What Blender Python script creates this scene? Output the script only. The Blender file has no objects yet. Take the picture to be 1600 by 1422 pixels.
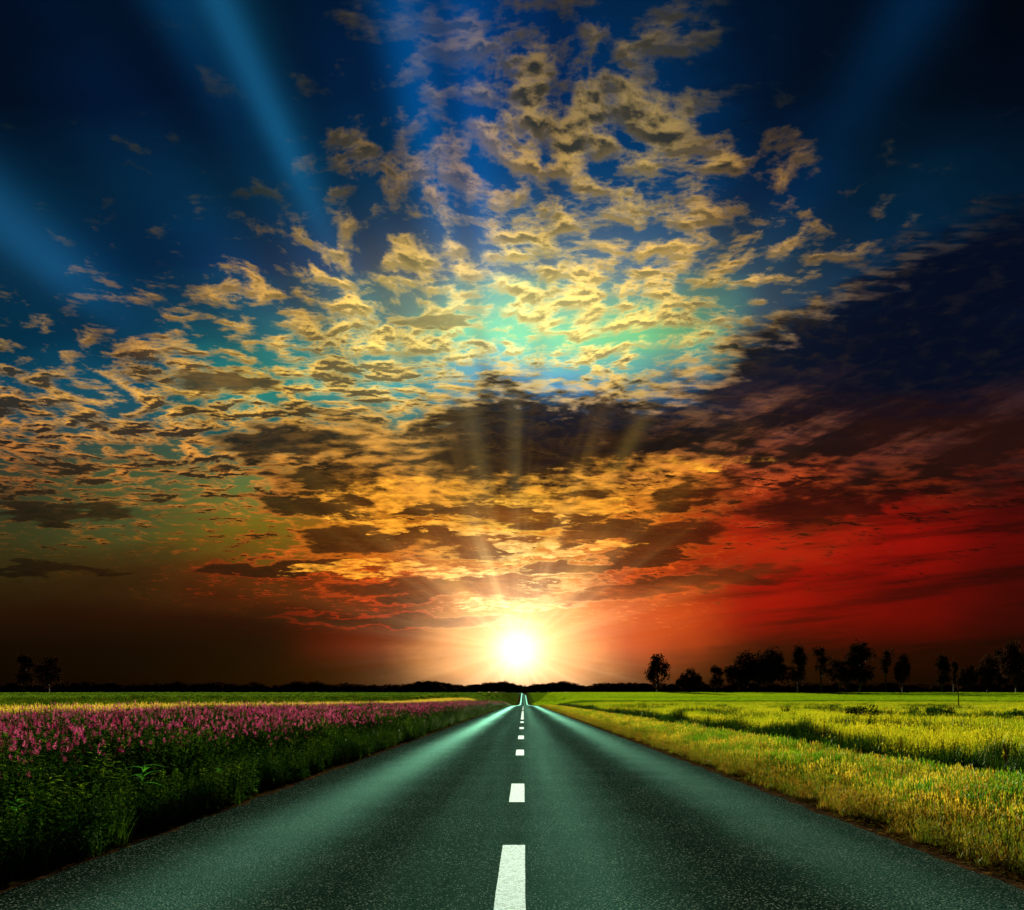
import bpy, math, random
import numpy as np
from mathutils import Vector, noise

random.seed(7); rng = np.random.default_rng(7)
scene = bpy.context.scene
COL = scene.collection
R = math.radians

# ------------------------------------------------------------------ camera
# level camera 1.3 m above the road, looking along +Y, lens shifted up
FPX, HX, HY, CAMH = 1300.0, 818.0, 1082.0, 1.3
cam = bpy.data.cameras.new('camera'); cam_o = bpy.data.objects.new('camera', cam); COL.objects.link(cam_o)
cam_o.location = (0, 0, CAMH); cam_o.rotation_euler = (R(90), 0, 0)
cam.sensor_width = 36; cam.lens = FPX/1600*36
cam.shift_y = (HY-711)/1600; cam.shift_x = -(HX-800)/1600
cam.clip_start = 0.05; cam.clip_end = 20000
scene.camera = cam_o

SUN_AZ, SUN_EL = R(-0.4), R(2.95)          # azimuth from +Y, clockwise positive
sun_dir = Vector((math.sin(SUN_AZ)*math.cos(SUN_EL), math.cos(SUN_AZ)*math.cos(SUN_EL), math.sin(SUN_EL)))
sl = bpy.data.lights.new('sun', 'SUN'); sl.energy = 5.0; sl.angle = R(0.6); sl.color = (1.0, 0.89, 0.64)
so = bpy.data.objects.new('sun', sl); COL.objects.link(so)
LAMP_EL = R(8.0)
lamp_dir = Vector((math.sin(SUN_AZ)*math.cos(LAMP_EL), math.cos(SUN_AZ)*math.cos(LAMP_EL), math.sin(LAMP_EL)))
so.rotation_euler = (-lamp_dir).to_track_quat('-Z', 'Y').to_euler(); so.location = (0, 100, 50)

vs = scene.view_settings
vs.view_transform = 'Standard'; vs.look = 'None'; vs.gamma = 1; vs.exposure = 1.0; vs.use_curve_mapping = False
EXPO = 2.0**vs.exposure
c = scene.cycles
c.use_denoising = True
c.use_adaptive_sampling = True; c.adaptive_threshold = .015; c.adaptive_min_samples = 6
c.max_bounces = 6; c.diffuse_bounces = 3; c.transmission_bounces = 4; c.volume_bounces = 0; c.transparent_max_bounces = 8
c.sample_clamp_indirect = 4

# ------------------------------------------------------------------ node expression helper
class X:
    """a float (or colour) in a node tree; python arithmetic makes Math nodes"""
    def __init__(s, t, v): s.t, s.v = t, v
    def m(s, op, *a, clamp=False):
        n = s.t.nodes.new('ShaderNodeMath'); n.operation = op; n.use_clamp = clamp
        for i, q in enumerate((s,)+a):
            q = q.v if isinstance(q, X) else q
            if isinstance(q, (int, float)): n.inputs[i].default_value = q
            else: s.t.links.new(q, n.inputs[i])
        return X(s.t, n.outputs[0])
    def __add__(s, o): return s.m('ADD', o)
    __radd__ = __add__
    def __sub__(s, o): return s.m('SUBTRACT', o)
    def __rsub__(s, o): return X(s.t, float(o)).m('SUBTRACT', s)
    def __mul__(s, o): return s.m('MULTIPLY', o)
    __rmul__ = __mul__
    def __truediv__(s, o): return s.m('DIVIDE', o)
    def max(s, o): return s.m('MAXIMUM', o)
    def min(s, o): return s.m('MINIMUM', o)
    def abs(s): return s.m('ABSOLUTE')
    def pow(s, o): return s.m('POWER', o)
    def clamp(s): return s.m('MAXIMUM', 0.0).m('MINIMUM', 1.0)   # no use_clamp: that adds late nodes and fills the SVM stack
    def step(s, a, b, to0=0.0, to1=1.0):
        n = s.t.nodes.new('ShaderNodeMapRange'); n.interpolation_type = 'SMOOTHSTEP'; n.clamp = False
        s.t.links.new(s.v, n.inputs[0])
        lo, hi, o0, o1 = (a, b, to0, to1) if (isinstance(a, X) or isinstance(b, X) or a <= b) else (b, a, to1, to0)
        for i, q in zip((1, 2, 3, 4), (lo, hi, o0, o1)):
            if isinstance(q, X): s.t.links.new(q.v, n.inputs[i])
            else: n.inputs[i].default_value = q
        return X(s.t, n.outputs[0])
    def gauss(s, c0, w):
        d = (s - c0)/w
        return (d*d*-1.0).m('EXPONENT')

def srgb(cv):
    return tuple((q/255/12.92 if q/255 <= .04045 else ((q/255+.055)/1.055)**2.4) for q in cv)
def comb(t, x, y, z):
    n = t.nodes.new('ShaderNodeCombineXYZ')
    for i, q in enumerate((x, y, z)):
        if isinstance(q, X): t.links.new(q.v, n.inputs[i])
        else: n.inputs[i].default_value = q
    return n.outputs[0]
def sep(t, sock):
    n = t.nodes.new('ShaderNodeSeparateXYZ'); t.links.new(sock, n.inputs[0])
    return [X(t, n.outputs[i]) for i in range(3)]
def fbm(t, vec, scale, detail=6, rough=.55, distortion=0.0, out=0, lac=2.0):
    n = t.nodes.new('ShaderNodeTexNoise'); n.inputs['Scale'].default_value = scale
    n.inputs['Detail'].default_value = detail; n.inputs['Roughness'].default_value = rough
    n.inputs['Distortion'].default_value = distortion; n.inputs['Lacunarity'].default_value = lac
    t.links.new(vec, n.inputs['Vector'])
    return X(t, n.outputs[out]) if out == 0 else n.outputs[1]
def mixc(t, f, a, b, mode='MIX'):
    n = t.nodes.new('ShaderNodeMix'); n.data_type = 'RGBA'; n.blend_type = mode
    n.clamp_factor = True
    if isinstance(f, X): t.links.new(f.v, n.inputs[0])
    else: n.inputs[0].default_value = f
    for i, q in ((6, a), (7, b)):
        if isinstance(q, tuple): n.inputs[i].default_value = (*q, 1)
        else: t.links.new(q, n.inputs[i])
    return n.outputs[2]
def scalec(t, col, f):
    """colour times a float, as a Mix node (no socket conversions: keeps the Cycles stack small)"""
    n = t.nodes.new('ShaderNodeMix'); n.data_type = 'RGBA'; n.clamp_factor = False
    n.inputs[6].default_value = (0, 0, 0, 1)
    if isinstance(col, tuple): n.inputs[7].default_value = (*col, 1)
    else: t.links.new(col, n.inputs[7])
    if isinstance(f, X): t.links.new(f.v, n.inputs[0])
    else: n.inputs[0].default_value = f
    return n.outputs[2]
def addc(t, a, b):
    n = t.nodes.new('ShaderNodeMix'); n.data_type = 'RGBA'; n.blend_type = 'ADD'; n.inputs[0].default_value = 1
    t.links.new(a, n.inputs[6]); t.links.new(b, n.inputs[7]); return n.outputs[2]
def sepc(t, sock):
    n = t.nodes.new('ShaderNodeSeparateColor'); t.links.new(sock, n.inputs[0])
    return [X(t, n.outputs[i]) for i in range(3)]
def ramp(t, fac, stops, interp='LINEAR'):
    """stops: [(pos 0..1, linear rgb tuple)]"""
    n = t.nodes.new('ShaderNodeValToRGB'); cr = n.color_ramp; cr.interpolation = interp
    cr.elements[0].position = stops[0][0]; cr.elements[0].color = (*stops[0][1], 1)
    cr.elements[1].position = stops[-1][0]; cr.elements[1].color = (*stops[-1][1], 1)
    for p, q in stops[1:-1]:
        e = cr.elements.new(p); e.color = (*q, 1)
    t.links.new(fac.v, n.inputs[0]); return n.outputs[0]

# ------------------------------------------------------------------ sky (World): daylight model + procedural sunset clouds
def build_world():
    w = bpy.data.worlds.new('World'); scene.world = w; w.use_nodes = True
    t = w.node_tree; t.nodes.clear()
    out = t.nodes.new('ShaderNodeOutputWorld'); bg = t.nodes.new('ShaderNodeBackground')
    t.links.new(bg.outputs[0], out.inputs[0])
    tc = t.nodes.new('ShaderNodeTexCoord')
    x, y, z = sep(t, tc.outputs['Generated'])
    hyp = (x*x + y*y).m('SQRT').max(1e-4)
    az = x.m('ARCTAN2', y)                               # -pi..pi, 0 at the sun side
    ca = (y/hyp).max(0.45)
    el = z/hyp/ca                                        # height above the horizon as a slope
    # U, T: azimuth and height in degrees-like map units (U 0..1600 spans the sunset side)
    ta = az.max(-1.2).min(1.2).m('TANGENT')
    # soft warp so that no border runs straight
    wv = comb(t, az*3.0, el*7.0, 0.0)
    wn = t.nodes.new('ShaderNodeTexNoise'); wn.inputs['Scale'].default_value = 2.2; wn.inputs['Detail'].default_value = 5
    wn.inputs['Roughness'].default_value = .6; t.links.new(wv, wn.inputs['Vector'])
    wr, wg, wb = sepc(t, wn.outputs[1])
    wv2 = comb(t, az*9.0, el*34.0, 3.0)
    wn2 = t.nodes.new('ShaderNodeTexNoise'); wn2.inputs['Scale'].default_value = 2.0; wn2.inputs['Detail'].default_value = 6
    wn2.inputs['Roughness'].default_value = .54; t.links.new(wv2, wn2.inputs['Vector'])
    w2r, w2g, w2b = sepc(t, wn2.outputs[1])
    U0 = ta*FPX + HX; T0 = (el*-FPX) + HY
    U = U0 + (wr-.5)*180.0; T = T0 + (wg-.5)*110.0*(T0.step(1060, 850))
    UF = U0 + (wr-.5)*90.0 + (w2r-.5)*130.0; TF = T0 + ((wg-.5)*30.0 + (w2g-.5)*70.0)*(T0.step(1075, 900, .12, 1))
    behind = az.abs().step(0.9, 2.2)

    sd = sun_dir
    rt = Vector((math.cos(SUN_AZ), -math.sin(SUN_AZ), 0)); upv = rt.cross(sd)
    def dot(v): return x*v.x + y*v.y + z*v.z
    sa, sb, sc = dot(rt), dot(upv), dot(sd)
    ang = (sc.min(1.0).max(-1.0)).m('ARCCOSINE')          # radians from the sun
    phi = sb.m('ARCTAN2', sa)                             # position angle round the sun
    rows = [0, 150, 300, 420, 520, 600, 680, 760, 840, 900, 960, 1010, 1050, 1080]
    cols = [0, 200, 400, 600, 815, 1000, 1200, 1400, 1600]
    def field(tab, UU, TT, scalar=False):
        fac = (TT + 400.0)/1480.0
        res = None
        for i, cx in enumerate(cols):
            stops = []
            col0 = tab[i]
            for r, v in zip(rows, col0):
                v = (v, v, v) if scalar else srgb(v)
                stops.append(((r+400)/1480, v))
            top = stops[0][1]
            stops = [(0.0, tuple(q*.75 for q in top) if not scalar else top)] + stops
            rc = ramp(t, fac, stops, 'LINEAR')
            if res is None: res = rc
            else: res = mixc(t, UU.step(cols[i-1], cx), res, rc)
        # away from the sunset side: the two edge columns averaged
        a = ramp(t, fac, [((r+400)/1480, tuple((p+q)/2 for p, q in zip(*( ((v1,)*3, (v2,)*3) if scalar else (srgb(v1), srgb(v2)) ))))
                          for r, v1, v2 in zip(rows, tab[0], tab[-1])])
        return mixc(t, behind, res, a)
    SKY = [
     [(0,20,50),(0,25,55),(0,45,80),(5,50,85),(0,55,90),(20,75,95),(50,68,65),(60,65,45),(62,62,32),(56,44,16),(42,20,5),(24,6,1),(12,2,0),(4,0,0)],
     [(0,32,66),(0,30,70),(5,50,90),(0,50,95),(10,65,105),(20,85,105),(55,80,75),(75,88,55),(78,76,36),(66,46,16),(44,18,4),(25,4,0),(15,2,0),(4,0,0)],
     [(0,35,70),(0,35,75),(8,58,100),(0,60,115),(20,100,130),(50,140,130),(40,90,90),(105,115,60),(118,104,30),(96,48,10),(44,11,3),(27,3,0),(16,2,0),(4,0,0)],
     [(0,38,82),(0,45,95),(0,65,115),(0,65,125),(30,125,150),(40,150,150),(50,90,80),(125,82,24),(150,84,15),(140,60,12),(84,24,7),(105,24,6),(54,18,5),(30,15,4)],
     [(0,50,110),(0,55,120),(0,75,140),(10,95,155),(70,200,190),(0,140,195),(30,50,60),(130,86,24),(205,135,40),(195,115,34),(245,170,80),(250,175,80),(220,150,70),(120,80,35)],
     [(0,45,90),(0,55,110),(0,70,130),(10,90,150),(60,180,150),(0,120,170),(20,30,50),(150,92,28),(172,86,20),(155,62,15),(190,78,24),(180,68,20),(100,38,12),(40,22,6)],
     [(0,25,55),(0,30,65),(0,50,100),(0,65,110),(0,75,130),(0,50,90),(60,45,50),(150,60,25),(200,55,15),(170,30,5),(180,30,8),(100,10,2),(55,7,2),(18,3,0)],
     [(0,20,45),(0,25,50),(0,45,80),(0,45,85),(0,25,65),(20,20,50),(60,30,35),(110,30,15),(170,25,8),(140,10,3),(125,6,0),(90,3,0),(60,2,0),(15,0,0)],
     [(0,12,30),(0,15,38),(0,35,65),(0,20,50),(0,10,40),(15,15,35),(45,20,20),(80,12,8),(110,5,2),(90,0,0),(75,0,0),(60,0,0),(45,0,0),(12,0,0)]]
    LIT = [
     [(50,55,60),(60,60,60),(70,72,70),(110,95,80),(188,148,96),(205,155,95),(200,135,80),(168,105,62),(110,80,40),(80,55,18),(50,28,3),(25,6,0),(12,2,0),(4,0,0)],
     [(40,45,50),(60,60,60),(75,75,70),(130,105,80),(212,158,98),(236,182,108),(218,158,95),(205,135,75),(160,100,45),(115,65,20),(60,22,4),(30,4,0),(15,2,0),(4,0,0)],
     [(40,50,60),(60,60,65),(80,80,75),(225,175,110),(240,190,115),(250,205,120),(240,178,100),(230,150,80),(220,120,50),(205,75,28),(110,22,8),(45,5,0),(22,2,0),(5,0,0)],
     [(90,80,68),(115,100,75),(155,125,85),(240,200,120),(255,222,130),(255,218,125),(250,190,100),(255,175,68),(255,172,50),(245,112,34),(235,65,25),(190,60,20),(80,30,8),(40,20,4)],
     [(110,92,70),(150,128,92),(198,162,104),(250,220,140),(255,236,155),(255,215,130),(255,190,95),(255,192,74),(255,208,92),(255,240,165),(255,245,190),(255,215,130),(220,150,70),(120,80,35)],
     [(100,85,65),(146,126,90),(196,166,104),(240,195,110),(255,222,125),(255,208,125),(240,155,92),(255,172,66),(255,145,42),(245,105,35),(250,130,55),(235,115,45),(140,60,20),(40,22,6)],
     [(40,50,55),(75,70,60),(190,145,85),(215,172,105),(200,160,100),(190,130,90),(165,98,70),(210,95,45),(215,70,25),(190,45,15),(190,35,10),(105,10,2),(55,7,2),(18,3,0)],
     [(20,35,50),(40,50,60),(100,90,75),(150,120,85),(80,65,65),(90,62,58),(115,68,55),(145,58,25),(180,42,12),(155,20,5),(130,8,1),(90,3,0),(60,2,0),(15,0,0)],
     [(15,30,40),(30,35,45),(75,68,60),(90,80,70),(20,25,45),(65,42,42),(90,45,35),(100,24,12),(120,12,3),(95,3,0),(78,0,0),(60,0,0),(45,0,0),(12,0,0)]]
    SHD = [
     [(20,35,45),(25,38,50),(30,45,60),(40,50,55),(55,55,50),(60,58,52),(50,42,35),(48,38,28),(45,38,20),(38,26,10),(28,16,3),(12,4,0),(6,1,0),(2,0,0)],
     [(20,35,45),(25,38,50),(30,45,60),(50,55,55),(80,62,50),(85,72,52),(60,50,42),(58,48,30),(60,48,20),(45,26,8),(28,10,2),(14,2,0),(8,1,0),(2,0,0)],
     [(20,35,48),(25,40,52),(35,50,60),(70,70,58),(110,90,60),(105,85,52),(50,45,38),(58,46,26),(62,42,14),(58,24,8),(34,6,2),(20,2,0),(12,1,0),(2,0,0)],
     [(40,48,52),(52,54,54),(60,65,62),(100,92,62),(130,115,65),(100,90,62),(40,35,25),(66,45,18),(90,50,12),(105,50,10),(75,24,8),(85,24,8),(60,22,6),(30,14,3)],
     [(45,50,52),(58,58,54),(62,65,62),(115,100,62),(140,130,70),(70,80,80),(18,20,22),(95,60,15),(130,75,15),(150,85,20),(205,130,50),(240,165,80),(200,140,65),(100,70,30)],
     [(45,50,52),(58,58,54),(60,62,58),(100,88,55),(130,115,62),(50,60,66),(14,18,26),(75,45,12),(80,40,8),(90,42,10),(180,85,30),(200,90,32),(110,48,16),(30,16,5)],
     [(15,30,42),(22,35,48),(45,50,52),(60,60,55),(20,32,45),(8,20,38),(38,26,24),(60,20,10),(90,20,6),(90,14,3),(110,12,2),(70,6,1),(40,4,1),(10,1,0)],
     [(8,20,35),(12,25,40),(30,40,50),(15,25,45),(2,12,34),(10,12,26),(32,18,20),(42,10,6),(80,8,2),(85,4,1),(85,1,0),(65,0,0),(42,0,0),(8,0,0)],
     [(5,15,25),(8,18,30),(20,30,45),(5,12,35),(1,7,26),(8,8,20),(26,10,10),(42,5,3),(60,2,0),(62,0,0),(56,0,0),(48,0,0),(34,0,0),(6,0,0)]]
    COV = [
     [.20,.25,.25,.30,.42,.66,.76,.72,.48,.36,.25,.1,0,0],
     [.15,.18,.25,.32,.50,.66,.74,.66,.48,.34,.25,.1,0,0],
     [.14,.24,.32,.48,.60,.74,.78,.64,.52,.50,.3,.1,0,0],
     [.42,.56,.54,.62,.74,.76,.80,.72,.62,.58,.4,.2,0,0],
     [.62,.70,.66,.72,.66,.52,.70,.76,.66,.60,.45,.2,0,0],
     [.60,.74,.68,.70,.72,.56,.70,.74,.66,.52,.35,.15,0,0],
     [.32,.44,.52,.54,.46,.62,.70,.66,.52,.44,.3,.1,0,0],
     [.10,.15,.26,.34,.55,.70,.72,.60,.44,.36,.25,.1,0,0],
     [.08,.15,.30,.44,.60,.72,.72,.56,.40,.32,.2,.1,0,0]]
    def grade(tab, f):
        return [[tuple(q*k for q, k in zip(v, f(cx, r))) for r, v in zip(rows, c0)] for cx, c0 in zip(cols, tab)]
    redcut = lambda cx, r: (((.85, .35, .3) if r >= 860 else (.86, .7, .7)) if (cx >= 1200 and r >= 700) else ((1, .98, .84) if r <= 520 else (1, 1, 1)))
    SKY = grade(SKY, redcut); LIT = grade(LIT, lambda cx, r: (.8, .75, .75) if (cx >= 1200 and r >= 840) else ((1, 1, .82) if cx <= 400 else (1, 1, .95)))
    sky = field(SKY, U, T); lit = field(LIT, U, T); shd = field(SHD, UF, TF)
    cov = sepc(t, field(COV, U, T, True))[0]

    # ---- cloud sheet noise on a flat layer high above the ground
    zz = z.max(0.0) + 0.095
    cx_, cy_ = x/zz, y/zz
    pv = comb(t, cx_, cy_*1.15, 0.0)
    dr, dg, db = sepc(t, fbm(t, pv, 1.1, 3, .5, 0, out=1))
    wx, wy = cx_ + dr*.35, cy_*1.15 + dg*.35
    pw = comb(t, wx, wy, 0.0)
    n1 = fbm(t, pw, 16.0, 7, .58)
    pw2 = comb(t, wx, wy+0.019, 0.0)
    na = fbm(t, pw, 16.0, 4, .55); n2 = fbm(t, pw2, 16.0, 4, .55)
    n3 = fbm(t, pw, 5.4, 3, .5)
    dens = (n1-.5)*2.5 + (n3-.5)*1.35 + (cov-.5)*1.15 - .12
    cloud = dens.step(-.18, .34)
    densL = (na-.5)*1.5 + (n3-.5)*1.5 + (cov-.5)*1.15
    core = densL.step(.04, .62)
    side = ((n2-na)*7.5 + .5).clamp()                     # faces turned to the low sun
    shade = (core*T0.step(400, 600, .5, .8) + (1.0-side)*.85 - .42 + T0.step(420, 120)*.12).clamp()
    # ---- thick dark cloud bank from the upper right to above the sun
    def edge(UU, pts):
        lo, hi = -400.0, 2000.0; m = 1100.0
        st = [((p-lo)/(hi-lo), (q/m,)*3) for p, q in pts]
        return sepc(t, ramp(t, (UU-lo)/(hi-lo), st, 'LINEAR'))[0]*m
    up = edge(UF, [(-400, 760), (380, 705), (520, 680), (640, 655), (760, 590), (900, 600), (1010, 605), (1130, 560), (1200, 505), (1330, 440), (1450, 372), (1600, 320), (2000, 180)])
    lowe = edge(UF, [(-400, 700), (430, 700), (560, 735), (640, 752), (760, 772), (880, 765), (1000, 738), (1180, 735), (1400, 760), (1600, 745), (2000, 740)])
    TE = T0 + (n1-.5)*120.0 + (n3-.5)*110.0 + (wg-.5)*50.0
    bank = (TE-up).step(-40, 46)*(lowe-TE).step(-40, 40)*(UF+(n3-.5)*260.0).step(400, 720)*(1.0-behind)
    bankcol = mixc(t, (TF+(n3-.5)*120.0).step(610, 730), srgb((3,16,38)), srgb((30,22,16)))
    bankcol = mixc(t, UF.step(860, 600)*.8, bankcol, srgb((62,54,38)))
    bankcol = mixc(t, (n1-.5).step(-.02, .22)*.4, bankcol, srgb((46,42,40)))
    bankcol = mixc(t, (UF.step(1050, 1500)*TF.step(590, 680)), bankcol, srgb((46,20,16)))
    # pinkish-brown fibres inside the bank
    fib = fbm(t, comb(t, (U0+T0*.9)/230.0, (T0+U0*.28)/75.0, 5.0), 1.0, 7, .62)
    bankcol = mixc(t, fib.step(.46, .78)*TF.step(540, 640)*UF.step(1000, 1250)*.7, bankcol, srgb((98,58,42)))
    bankcol = mixc(t, fib.step(.52, .75)*.35, bankcol, srgb((20,42,66)))
    shd2 = shd
    bank = bank*(1.0 - fib.step(.48, .70)*UF.step(980, 1200)*TF.step(600, 700)*.65)
    # ---- single clouds (long dark ones near the sun and across the left)
    def blob(cu, cv, a, b, tilt=0, soft=.35, UU=UF, TT=TF):
        ct, st_ = math.cos(R(tilt)), math.sin(R(tilt))
        du, dv = UU-cu, TT-cv
        p = (du*ct - dv*st_)/a; q = (du*st_ + dv*ct)/b
        d = (p*p+q*q)
        return d.step(1.9, 0.0)
    dark = None
    for a in [(600,846,135,25,0),(760,852,80,18,0),(1045,846,105,26,12),(1290,785,140,30,6),(440,886,150,15,2),(500,795,100,20,-4),
              (900,886,120,12,2),(1010,880,90,12,6),(690,922,190,17,0),(1040,918,190,17,5),(830,806,105,19,3),(960,822,80,16,0),(1085,770,90,24,12),(350,597,80,20,0),(460,692,130,30,0),(540,742,120,24,0),
              (60,893,130,8,-2),(690,500,70,13,0),(620,968,190,12,0),(1440,745,190,26,4),(1150,700,200,20,0),(90,800,120,12,0),(640,722,130,24,2),(560,765,110,18,-3),(885,775,70,18,0),(715,795,100,12,0),(940,842,80,12,4),(800,905,120,9,0)]:
        b_ = blob(*a)
        dark = b_ if dark is None else dark.max(b_)
    dark = (dark*1.3 + (na-.5)*1.2 + (w2b-.5)*1.2 + (n3-.5)*.6).step(.12, 1.05)*dark.step(.02, .25)*(1.0-behind)
    # rim light: cloud borders glow warm, thick middles stay dark
    rim = (dens.gauss(.08, .085)*T0.step(560, 760)*U0.step(1500, 1150)).clamp()
    shade = (shade + ((n3-.47)*3.2)*T0.step(500, 640)*T0.step(900, 820)*UF.step(760, 500)*.8).clamp()
    shade = (shade + ((w2b-.43)*3.4)*T0.step(650, 800)*T0.step(1010, 930)).clamp()
    cloudcol = mixc(t, shade, lit, shd2)
    cloudcol = mixc(t, rim*.38, cloudcol, lit)
    col = mixc(t, cloud*T0.step(1062, 930, .0, 1.0), sky, cloudcol)
    darkrim = (dark*(1.0-dark)*4.0).clamp()
    shdt = scalec(t, shd, (w2g-.5)*1.4 + (n1-.5)*1.2 + .88)
    col = mixc(t, dark*.92, col, shdt)
    col = mixc(t, darkrim*U0.step(1250, 1000)*.38*(U0.step(200, 450)), col, lit)
    gold = None
    for a in [(880,860,120,8,0),(700,898,100,6,2),(850,901,40,5,0),(800,946,80,6,0),(640,770,110,22,4),(870,742,90,16,8),(660,825,160,10,-6),(1020,725,190,16,3),(905,790,70,16,0),(560,890,120,9,0)]:
        b_ = blob(*a); gold = b_ if gold is None else gold.max(b_)
    gold = (gold*1.0 + (n1-.5)*1.6 + (w2r-.5)*1.6).step(.30, .80)*gold.step(.02, .3)*(1.0-behind)
    col = mixc(t, gold*((n1-.5)*3.0+.50).clamp(), col, mixc(t, ang.step(.20, .05), srgb((255,180,62)), srgb((255,236,160))))
    bankrim = (bank*(1.0-bank)*4.0).clamp()
    col = mixc(t, bank*.95, col, bankcol)
    col = mixc(t, bankrim*(fbm(t, wv2, 3.0, 4, .5).step(.40, .62))*.55*TF.step(330, 560, .25, 1), col, lit)

    streak = fbm(t, comb(t, U0/330.0, (T0+U0*.10)/26.0, 9.0), 1.0, 5, .55)
    col = scalec(t, col, 1.0 - streak.step(.44, .66)*U0.step(980, 1250)*T0.step(690, 800)*.55)
    col = scalec(t, col, 1.0 - T0.step(960, 1062)*ang.step(.10, .38)*.72)
    gm = t.nodes.new('ShaderNodeGamma'); t.links.new(col, gm.inputs[0]); gm.inputs[1].default_value = 1.2; col = scalec(t, gm.outputs[0], 1.36)
    # ---- aureole and disc of the low sun
    # crepuscular rays: shafts between cloud gaps, fading in and out along their length
    rv = comb(t, phi*1.0, 0.0, 0.0)
    r1 = fbm(t, rv, 4.6, 3, .55); 
    shaft = (r1-.5)*1.6
    near = ang.step(.45, .12)*ang.step(.03, .10)
    colr = addc(t, col, scalec(t, srgb((190,140,50)), (r1.step(.44, .74))*near*sb.step(0, .08)*.14))
    def beam(px, py, wdt, r0, r1_, r2, r3, rgb, k):
        d = Vector(((px-HX)/FPX, 1, (HY-py)/FPX)).normalized()
        a0 = math.atan2(d.dot(upv), d.dot(rt))
        m = phi.gauss(a0, wdt)*ang.step(r0, r1_)*ang.step(r3, r2)*k
        return scalec(t, srgb(rgb), m)
    for bb in [(400,130,.028,.42,.60,1.2,2.0,(30,115,165),.32), (345,150,.035,.55,.75,1.2,2.0,(10,80,130),.3),
               (60,410,.050,.55,.62,.9,1.4,(30,95,140),.26), (120,430,.05,.5,.6,.85,1.3,(30,95,140),.2),(640,100,.045,.35,.6,1.2,1.9,(0,90,160),.40),
               (720,120,.06,.30,.5,1.2,1.9,(0,90,170),.38), (1380,80,.05,.55,.75,1.1,1.8,(0,55,100),.35), (480,250,.05,.45,.6,1.0,1.8,(10,60,80),.3),
               (745,700,.05,.10,.2,.26,.36,(120,105,60),.22), (805,700,.035,.10,.2,.27,.36,(110,100,60),.22), (985,690,.035,.2,.24,.28,.34,(150,120,50),.22), (620,700,.10,.16,.24,.30,.40,(110,90,50),.30),
               (700,900,.10,.05,.08,.10,.2,(255,200,110),.30), (900,900,.12,.05,.08,.10,.2,(255,190,90),.22), (760,880,.06,.05,.08,.10,.2,(255,220,140),.25)]:
        colr = addc(t, colr, beam(*bb))
    # darker gaps between shafts
    gap = 1.0 - phi.gauss(math.atan2(.75, -.02), .05)*0.0
    for (px, py, wdt, k) in [(240,100,.05,.35), (480,120,.045,.35), (560,80,.05,.3), (100,250,.06,.25), (40,440,.03,.3), (1300,60,.07,.35),(1480,120,.06,.3), (770,700,.03,.35), (830,720,.03,.25)]:
        d = Vector(((px-HX)/FPX, 1, (HY-py)/FPX)).normalized()
        a0 = math.atan2(d.dot(upv), d.dot(rt))
        gap = gap*(1.0 - phi.gauss(a0, wdt)*ang.step(.15, .4)*k)
    colr = scalec(t, colr, gap)
    veil = U0.gauss(840, 260)*T0.gauss(500, 110)*(1.0-behind)*(1.0-bank*.9)
    colr = addc(t, colr, scalec(t, (.44, .40, .17), veil*.62))
    colr = addc(t, colr, scalec(t, (1.0, .70, .36), ang.gauss(0.0, .12)*r1.step(.34, .76)*.30))
    g1 = ang.gauss(0.0, .026); g2 = ang.gauss(0.0, .074); g3 = ang.gauss(0.0, .17)
    g2h = ((sa/.155)*(sa/.155) + (sb/.055)*(sb/.055)); g2h = (g2h*-1.0).m('EXPONENT')*sc.step(0, .1)
    colr = addc(t, colr, scalec(t, (1.0, .97, .9), g1*.9))
    colr = addc(t, colr, scalec(t, (1.0, .74, .44), g2*.80))
    colr = addc(t, colr, scalec(t, (1.0, .42, .12), g2h*.18*U0.step(480, 720)))
    colr = addc(t, colr, scalec(t, (.8, .14, .02), g3*.045))
    # below the horizon: dark ground tone
    colr = mixc(t, z.step(-.0005, -.01), colr, (.006, .004, .002))
    colr = scalec(t, colr, 1.0/EXPO)
    ns = t.nodes.new('ShaderNodeTexSky'); ns.sky_type = 'NISHITA'; ns.sun_disc = False
    ns.sun_elevation = SUN_EL; ns.sun_rotation = SUN_AZ
    tot = addc(t, colr, scalec(t, ns.outputs[0], .0004))
    t.links.new(tot, bg.inputs[0]); bg.inputs[1].default_value = 1.0
    w.cycles.sampling_method = 'MANUAL'; w.cycles.sample_map_resolution = 1024
build_world()

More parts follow.
